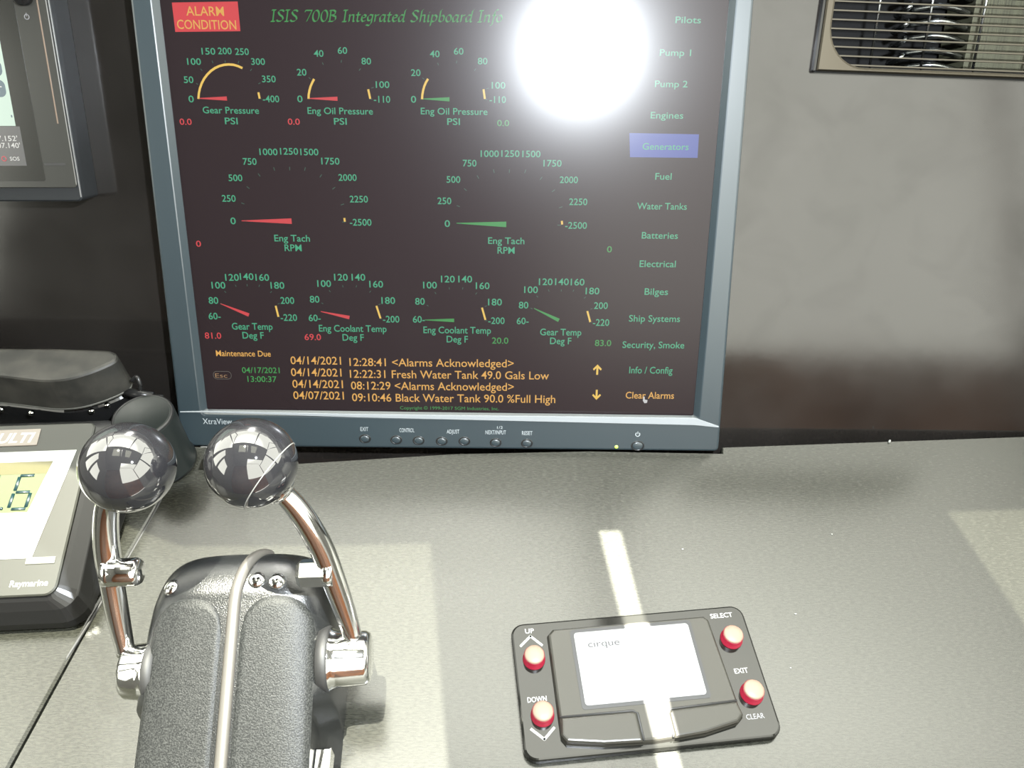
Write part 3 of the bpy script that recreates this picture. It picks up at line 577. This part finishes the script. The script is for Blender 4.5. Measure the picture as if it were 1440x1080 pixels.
win = MB().prism([(-117, 24), (-19.5, 24), (-8, 99), (-117, 99)], [(2.3, 0), (2.8, 0), (3.0, .5)]).build('window_surround', M_white, ins)
MB().prism([(-112, 55), (-29.5, 55), (-21.5, 91), (-112, 91)], [(2.9, 0), (3.15, 0)]).build('display', M_lcd, win)
MB().prism([(-112, 82), (-23.5, 82), (-21.5, 91), (-112, 91)], [(3.1, 0), (3.25, 0)]).build('display_band', M_lcdy, win)
mb = MB()
def dig(x, y, segs, s=1.0):
    D = {'a': ((2, 24), (11, 24)), 'g': ((2, 12), (11, 12)), 'd': ((2, 0), (11, 0)), 'f': ((1, 13), (1.6, 23)), 'b': ((12, 13), (12.6, 23)), 'e': ((0, 1), (.6, 11)), 'c': ((11, 1), (11.6, 11))}
    for k in segs:
        (x0, y0), (x1, y1) = D[k]; mb.tube([(x+x0*s, y+y0*s, 3.3), (x+x1*s, y+y1*s, 3.3)], 1.1*s, 6, flat=.25)
dig(-42, 57.5, 'afgcde', .98); dig(-64, 57.5, 'afgcd', .98); mb.sphere((-46.5, 58, 3.2), 1.1, 8, 6)
mb.text('M', -72, 86.5, 5, 4, 3.35, 0); mb.build('display_digits', M_seg, win)
MB().prism(rrect(-22.5, -4.5, 20, 24.5, .5), [(2.3, 0), (2.9, 0), (3.1, .3)]).build('marker_bar', mat('grey_marker', (0.10, 0.10, 0.08), 0.5), ins)
MB().text('Raymarine', -17, 8.0, 23, 4.0, 2.55, 0, off=.01).build('maker_printing', M_print, ins)

# ------------------------------------------------------------------ hooded pod and cup behind the instrument
pod = tag(empty('hooded_pod', Matrix.Translation((-0.43, 0.0, 0))), 'black oblong hooded pod on a glossy black base behind the MULTI instrument', 'pod')
def W2(pts): return [(x+430, y) for x, y in pts]
hood = [(-540, 18), (-540, -9)] + [(-500, -9), (-470, -10.5), (-445, -13.5), (-425, -15.8), (-410, -14.2), (-397, -8.5), (-386.5, -1), (-380.5, 6), (-381.5, 13), (-386, 17.5), (-395, 19.4), (-432, 20.2)]
hood = [(p.x, p.y) for p in spline([(x, y, 0) for x, y in W2(hood)], 4)]
MB().prism(hood, [(52, 2.5), (53, 1), (55, 0), (80, 1.8), (81.2, 2.6), (81.8, 4.2)]).build('hood', M_hood, pod)
MB().prism(inset(hood, 0.6), [(52.6, 0), (54.2, -0.6), (55.4, 0)], cap0=False, cap1=False).build('hood_lip', M_edge, pod)
MB().prism(inset(hood, 4.0), [(0.4, 2), (30, 0), (46, 0), (48, 2), (53, 4)]).build('base', M_gloss, pod)
for x, y in W2([(-447, -12), (-405, -9), (-396, -3), (-470, -9)]): MB().sphere((x, y-1.5, 47), 2.2, 12, 8).build('base_screw', M_chrome, pod)
mb = MB(); mb.tube(spline([(53, 6, 62), (58, 6, 66), (60, 3, 62), (59, 2, 57)], 6), 1.5, 8); mb.build('clip', M_black, pod)
mb = MB(); mb.tube([(46, 4, 52), (66, 2, 50)], 3.4, 12); mb.tube([(66, 2, 50), (73, 1.5, 50)], 1.8, 10); mb.build('hinge_pin', M_black, pod)
cup = tag(empty('mounting_cup', Matrix.Translation((-0.3635, -0.0195, 0.0005))), 'dark cylindrical cup on the dashboard behind the left lever knob', 'cup')
MB().lathe([(23.6, 0), (23.6, 3), (22.0, 6), (21.4, 50), (20.5, 52), (18.8, 52.8), (17.8, 52.2), (.5, 52.0)], 48).build('body', mat('dark_green_black_plastic', (0.006, 0.0075, 0.007), 0.35, spec=0.2), cup)
MB().torus(19.8, 1.3, 48, 8, T=Matrix.Translation((0, 0, 51.6))).build('rim', M_black, cup)

# ------------------------------------------------------------------ twin lever engine control
TY = R(3.5)
F_TH = Matrix.Translation((-0.2510, -0.2, 0)) @ Matrix.Rotation(TY, 4, 'Z')
th = tag(empty('engine_control', F_TH), 'black twin-lever engine control with two polished ball knobs, on the dashboard', 'engine control')
iT = F_TH.inverted()
def tl_(x, y, z): return iT @ Vector((x, y, z))*1000
prof = [(-118, 2), (-117, 14), (-113, 20), (-105, 25), (-60, 44), (-20, 61), (5, 71.5), (22, 78.5), (30, 81.5), (40, 82.5), (48, 80.5), (55, 75), (60, 66), (63, 52), (64, 30), (64, 1)]
PR = [(p.x, p.y) for p in spline([(y, z, 0) for y, z in prof], 8)]
def halfw(y):
    if y > 20: k = (y-20)/44; return 53.5 - 3.5*k*k
    return 53.5
def section(y, z, n=56):
    w = halfw(y); ex = 5.0 if y < 15 else 5.0-1.5*min(1, (y-15)/40); out = []
    for k in range(n+1):
        t = PI*k/n; c, s = math.cos(t), math.sin(t)
        out.append([w*math.copysign(abs(c)**(2/ex), c), y, z*abs(s)**(2/ex)])
    return out
mb = MB(); loops = []
for y, z in PR:
    sec = section(y, max(z, 0.5))
    cut = y < -20
    if cut:
        for p in sec:
            if abs(p[0]) > 43 and p[2] > 16: p[0] = math.copysign(43 + (abs(p[0])-43)*0.05, p[0])
    loops.append(sec)
mb.loft(loops, 0, True, True, True, closed=False); mb.build('housing', M_body, th)
# raised face panels with arched tops, either side of the ridge
def zt(y):
    for (a0, z0), (a1, z1) in zip(PR[:-1], PR[1:]):
        if min(a0, a1) <= y <= max(a0, a1) and abs(a1-a0) > 1e-6: return z0+(z1-z0)*(y-a0)/(a1-a0)
    return PR[0][1]
def surf(x, y):
    w = halfw(y); ex = 5.0 if y < 15 else 5.0-1.5*min(1, (y-15)/40)
    return zt(y)*max(0, 1-min(1, abs(x)/w)**ex)**(1/ex)
def face_panel(x0, x1):
    mb = MB(); rows = []; nx, ny = 22, 46
    cxm, rr = (x0+x1)/2, (x1-x0)/2
    for j in range(ny+1):
        v = j/ny; row = []
        for i in range(nx+1):
            u = i/nx*2-1
            ytop = 8 + 18*math.sqrt(max(0, 1-abs(u)**2.6)); y = -116 + (ytop+116)*v; x = cxm+rr*u
            e = min(1-abs(u), 1)*rr; e = min(e, (ytop-y)); lift = 1.3*min(1, e/2.0)
            row.append((x, y, surf(x, y) - 0.3 + lift*1.0))
        rows.append(row)
    return mb.loft(rows, 0, False, False, True, closed=False)
face_panel(-44.5, -4.8).build('face_panel', M_body2, th); face_panel(4.8, 44.5).build('face_panel', M_body2, th)
path = []
for y, z in PR:
    if -116 < y < 60: path.append((0.8 if y < 20 else 0.8 + ((y-20)/40)**2*11, y, surf(0, y)+0.6))
MB().tube(path, 3.3, 12, flat=0.75).build('seam_bead', M_bead, th)
for x, y in ((-36, 33.5), (11.5, 34), (22.5, 33)):
    nrm = Vector((surf(x-1, y)-surf(x+1, y), surf(x, y-1)-surf(x, y+1), 2)).normalized()
    MB(Matrix.Translation((x, y, surf(x, y)-.4)) @ nrm.to_track_quat('Z', 'Y').to_matrix().to_4x4()).lathe([(4.7, 0), (4.6, 1.0), (3.7, 2.2), (2.0, 3.0), (.2, 3.2)], 20).build('dome_screw', M_chrome, th)
for sx in (-1, 1):
    MB(Matrix.Translation((sx*47.6, -48, 22))).box(-4.4, 4.4, -10, 10, -7, 6, ch=1.2).build('corner_fastener', M_chrome, th)
# levers
def lever(side, ball, pts, hub, lug, hl):
    sx = side
    H = Vector(hub)
    root = None
    P3 = spline([tl_(*p) for p in pts], 8); n = len(P3)
    rad = [5.0 + 1.6*math.sin(PI*min(1, k/(n-1)*1.05))**0.8 for k in range(n)]
    B = tl_(*ball)
    mb = MB(); mb.tube(P3, rad, 24)
    lv = mb.build('lever', M_chrome, th)
    k = MB(); k.sphere(B, 22.6, 64, 40); k.build('ball_knob', M_knob, lv)
    if side > 0:
        ax = Vector((0.80, -0.42, -0.42)).normalized(); T = Matrix.Translation(B + ax*11.0) @ ax.to_track_quat('Z', 'Y').to_matrix().to_4x4()
        MB().torus(19.75, .3, 64, 8, T=T).build('knob_seam', mat('pale_seam', (0.10, 0.10, 0.095), 0.3), lv)
    ax = (P3[0]-B).normalized(); T = Matrix.Translation(B + ax*20.5) @ ax.to_track_quat('Z', 'Y').to_matrix().to_4x4()
    MB(T).lathe([(8.6, -1), (8.6, 1.2), (6.8, 2.6), (5.5, 4.4)], 28).build('knob_ferrule', M_chrome, lv)
    # pivot hub on the side of the housing
    T = Matrix.Translation(H) @ Matrix.Rotation(PI/2*sx, 4, 'Y')
    MB(T).lathe([(17, -6), (17, 0), (16.0, 1.4), (15.2, 4), (14.4, hl-3), (13.2, hl-1), (11.5, hl-.3), (.3, hl)], 48).build('pivot_hub', M_chrome, lv)
    MB(T).lathe([(18, -6), (18, -1.2), (17.2, -0.2)], 48).build('hub_gasket', M_gasket, lv)
    # hexagonal detent nut pointing inwards
    L = tl_(*lug)
    T = Matrix.Translation(L) @ Matrix.Rotation(-PI/2*sx, 4, 'Y')
    MB(T @ Matrix.Rotation(R(12)*sx, 4, 'Z')).lathe([(6.8, -4), (7.6, -2), (7.6, 11), (6.2, 13)], 6 if sx > 0 else 24, smooth=sx < 0).build('hex_nut', M_chrome, lv)
    MB(T).lathe([(7.4, -6), (7.6, -2), (6.4, 0)], 20).build('nut_boss', M_chrome, lv)
    return lv
lever(1, (-0.2318, -0.1458, 0.1615), [(-0.222, -0.149, 0.147), (-0.2125, -0.153, 0.133), (-0.203, -0.161, 0.113), (-0.1965, -0.171, 0.093), (-0.191, -0.181, 0.074), (-0.1865, -0.190, 0.056)], (51.5, 1.5, 50), (-0.202, -0.170, 0.099), 22)
lever(-1, (-0.2936, -0.1478, 0.159), [(-0.3035, -0.149, 0.145), (-0.3125, -0.152, 0.130), (-0.3175, -0.160, 0.109), (-0.3175, -0.171, 0.089), (-0.3155, -0.184, 0.070), (-0.3125, -0.196, 0.054)], (-47, 0, 48), (-0.3125, -0.171, 0.097), 15)

# ------------------------------------------------------------------ trackpad keypad
F_KP = Matrix.Translation((-0.0198, -0.1838, 0)) @ Matrix.Rotation(R(6.293), 4, 'Z')
kp = tag(empty('trackpad_keypad', F_KP), 'black keypad with a trackpad and four red buttons, set on the dashboard below the monitor', 'keypad')
po = rrect(-76, 76, -42, 42, 8, 8)
MB().prism(po, [(0.2, .6), (1, 0), (4.6, 0), (5.6, .5), (6, 1.4)]).build('base_plate', M_plate2, kp)
to = [(-51.5, -34), (-49, -36), (-30, -38.2), (-8, -38.6), (-7.6, -36.8), (10.6, -36.6), (10.9, -38.6), (30, -37), (50, -33.2), (53.5, -31), (50.5, 32), (48, 34.6), (-50, 34.6), (-53, 31.5)]
to = [(-53.5, -31), (-51, -34.5), (-30, -37.6), (0, -38.4), (30, -36.8), (50, -32.6), (53.8, -29.5), (50.6, 31.5), (48, 34.4), (-49.5, 34.4), (-53, 31)]
tp = MB().prism(to, [(5.8, -.8), (8.4, -.2), (9.6, .4), (10.2, 1.4)]).build('trackpad_body', M_tpad, kp)
MB().prism(rrect(-39.4, 38.4, -17.8, 32.4, 2), [(10.15, 0), (10.4, 0)]).build('pad_surround', M_gasket, tp)
MB().prism(rrect(-37.2, 36.2, -15.6, 30.2, 2), [(10.2, 0), (10.65, 0)]).build('touch_surface', M_pad, tp)
MB().text('cirque', -19.5, 22.0, 20, 4.4, 10.75, 0, off=0.0).build('pad_printing', M_cirque, tp)
MB().prism([(-52.5, -21.2), (-10, -21.6), (-8.2, -23), (-7.8, -38.9), (-30, -38), (-51, -35), (-53.8, -31)], [(8, 0), (10.2, 0), (11.2, .8), (11.4, 1.6)]).build('click_button', M_tpad, tp)
MB().prism([(12.8, -22.6), (52.6, -21.4), (54, -29.5), (50, -33.2), (30, -37.2), (11.2, -38.6), (11, -24.4)], [(8, 0), (10.2, 0), (11.2, .8), (11.4, 1.6)]).build('click_button', M_tpad, tp)
mb = MB()
mb.tube([(-53.4, -20.5, 10.2), (-9.8, -20.8, 10.3), (-7.4, -22.6, 10.3), (-7.0, -38.2, 10.2)], .65, 6, flat=.6); mb.tube([(53, -20.7, 10.2), (12.5, -21.9, 10.3), (10.3, -24, 10.3), (10.2, -38, 10.2)], .65, 6, flat=.6)
mb.build('button_groove', M_gasket, tp)
for x, y in ((-63.6, 17.6), (-62.8, -17.0), (62.6, 19.2), (64.4, -16.2)):
    T = Matrix.Translation((x, y, 5.9))
    bt = MB(T).lathe([(7.0, 0), (7.0, 1.0), (6.5, 1.4), (6.4, 6.0), (6.2, 6.4)], 32).build('push_button', M_red, kp)
    MB(T).lathe([(6.15, 6.2), (6.0, 7.0), (5.2, 7.6), (2.5, 8.0), (.2, 8.1)], 32).build('button_cap', M_cap, bt)
mb = MB(); zp = 6.08
for s, x, y, w in (('UP', -64.2, 36.4, 5.6), ('DOWN', -64.8, -7.2, 11.6), ('SELECT', 61, 35.6, 14.6), ('EXIT', 62.6, -1.5, 8.6)): MB().text(s, x, y, w, 3.1, zp, off=.012).build('printed_legend', M_print, kp)
def bar2(a, b, w=1.5):
    a, b = Vector(a), Vector(b); d = (b-a).normalized(); nn = Vector((-d.y, d.x))*w/2
    mb.add([(*(a+nn), zp), (*(a-nn), zp), (*(b-nn), zp), (*(b+nn), zp)], [(0, 1, 2, 3)])
bar2((-71.2, 26.6), (-63.6, 33.2)); bar2((-64.4, 33.2), (-57.2, 26.0)); mb.build('arrow_mark', M_print, kp)
mb = MB(); bar2((-70.6, -24), (-63, -31)); bar2((-63.8, -31), (-56.6, -24.4)); mb.build('arrow_mark', M_print, kp)
MB().text('CLEAR', 62.4, -29.4, 11, 3.0, zp, off=.01).build('faint_legend', M_faint, kp)
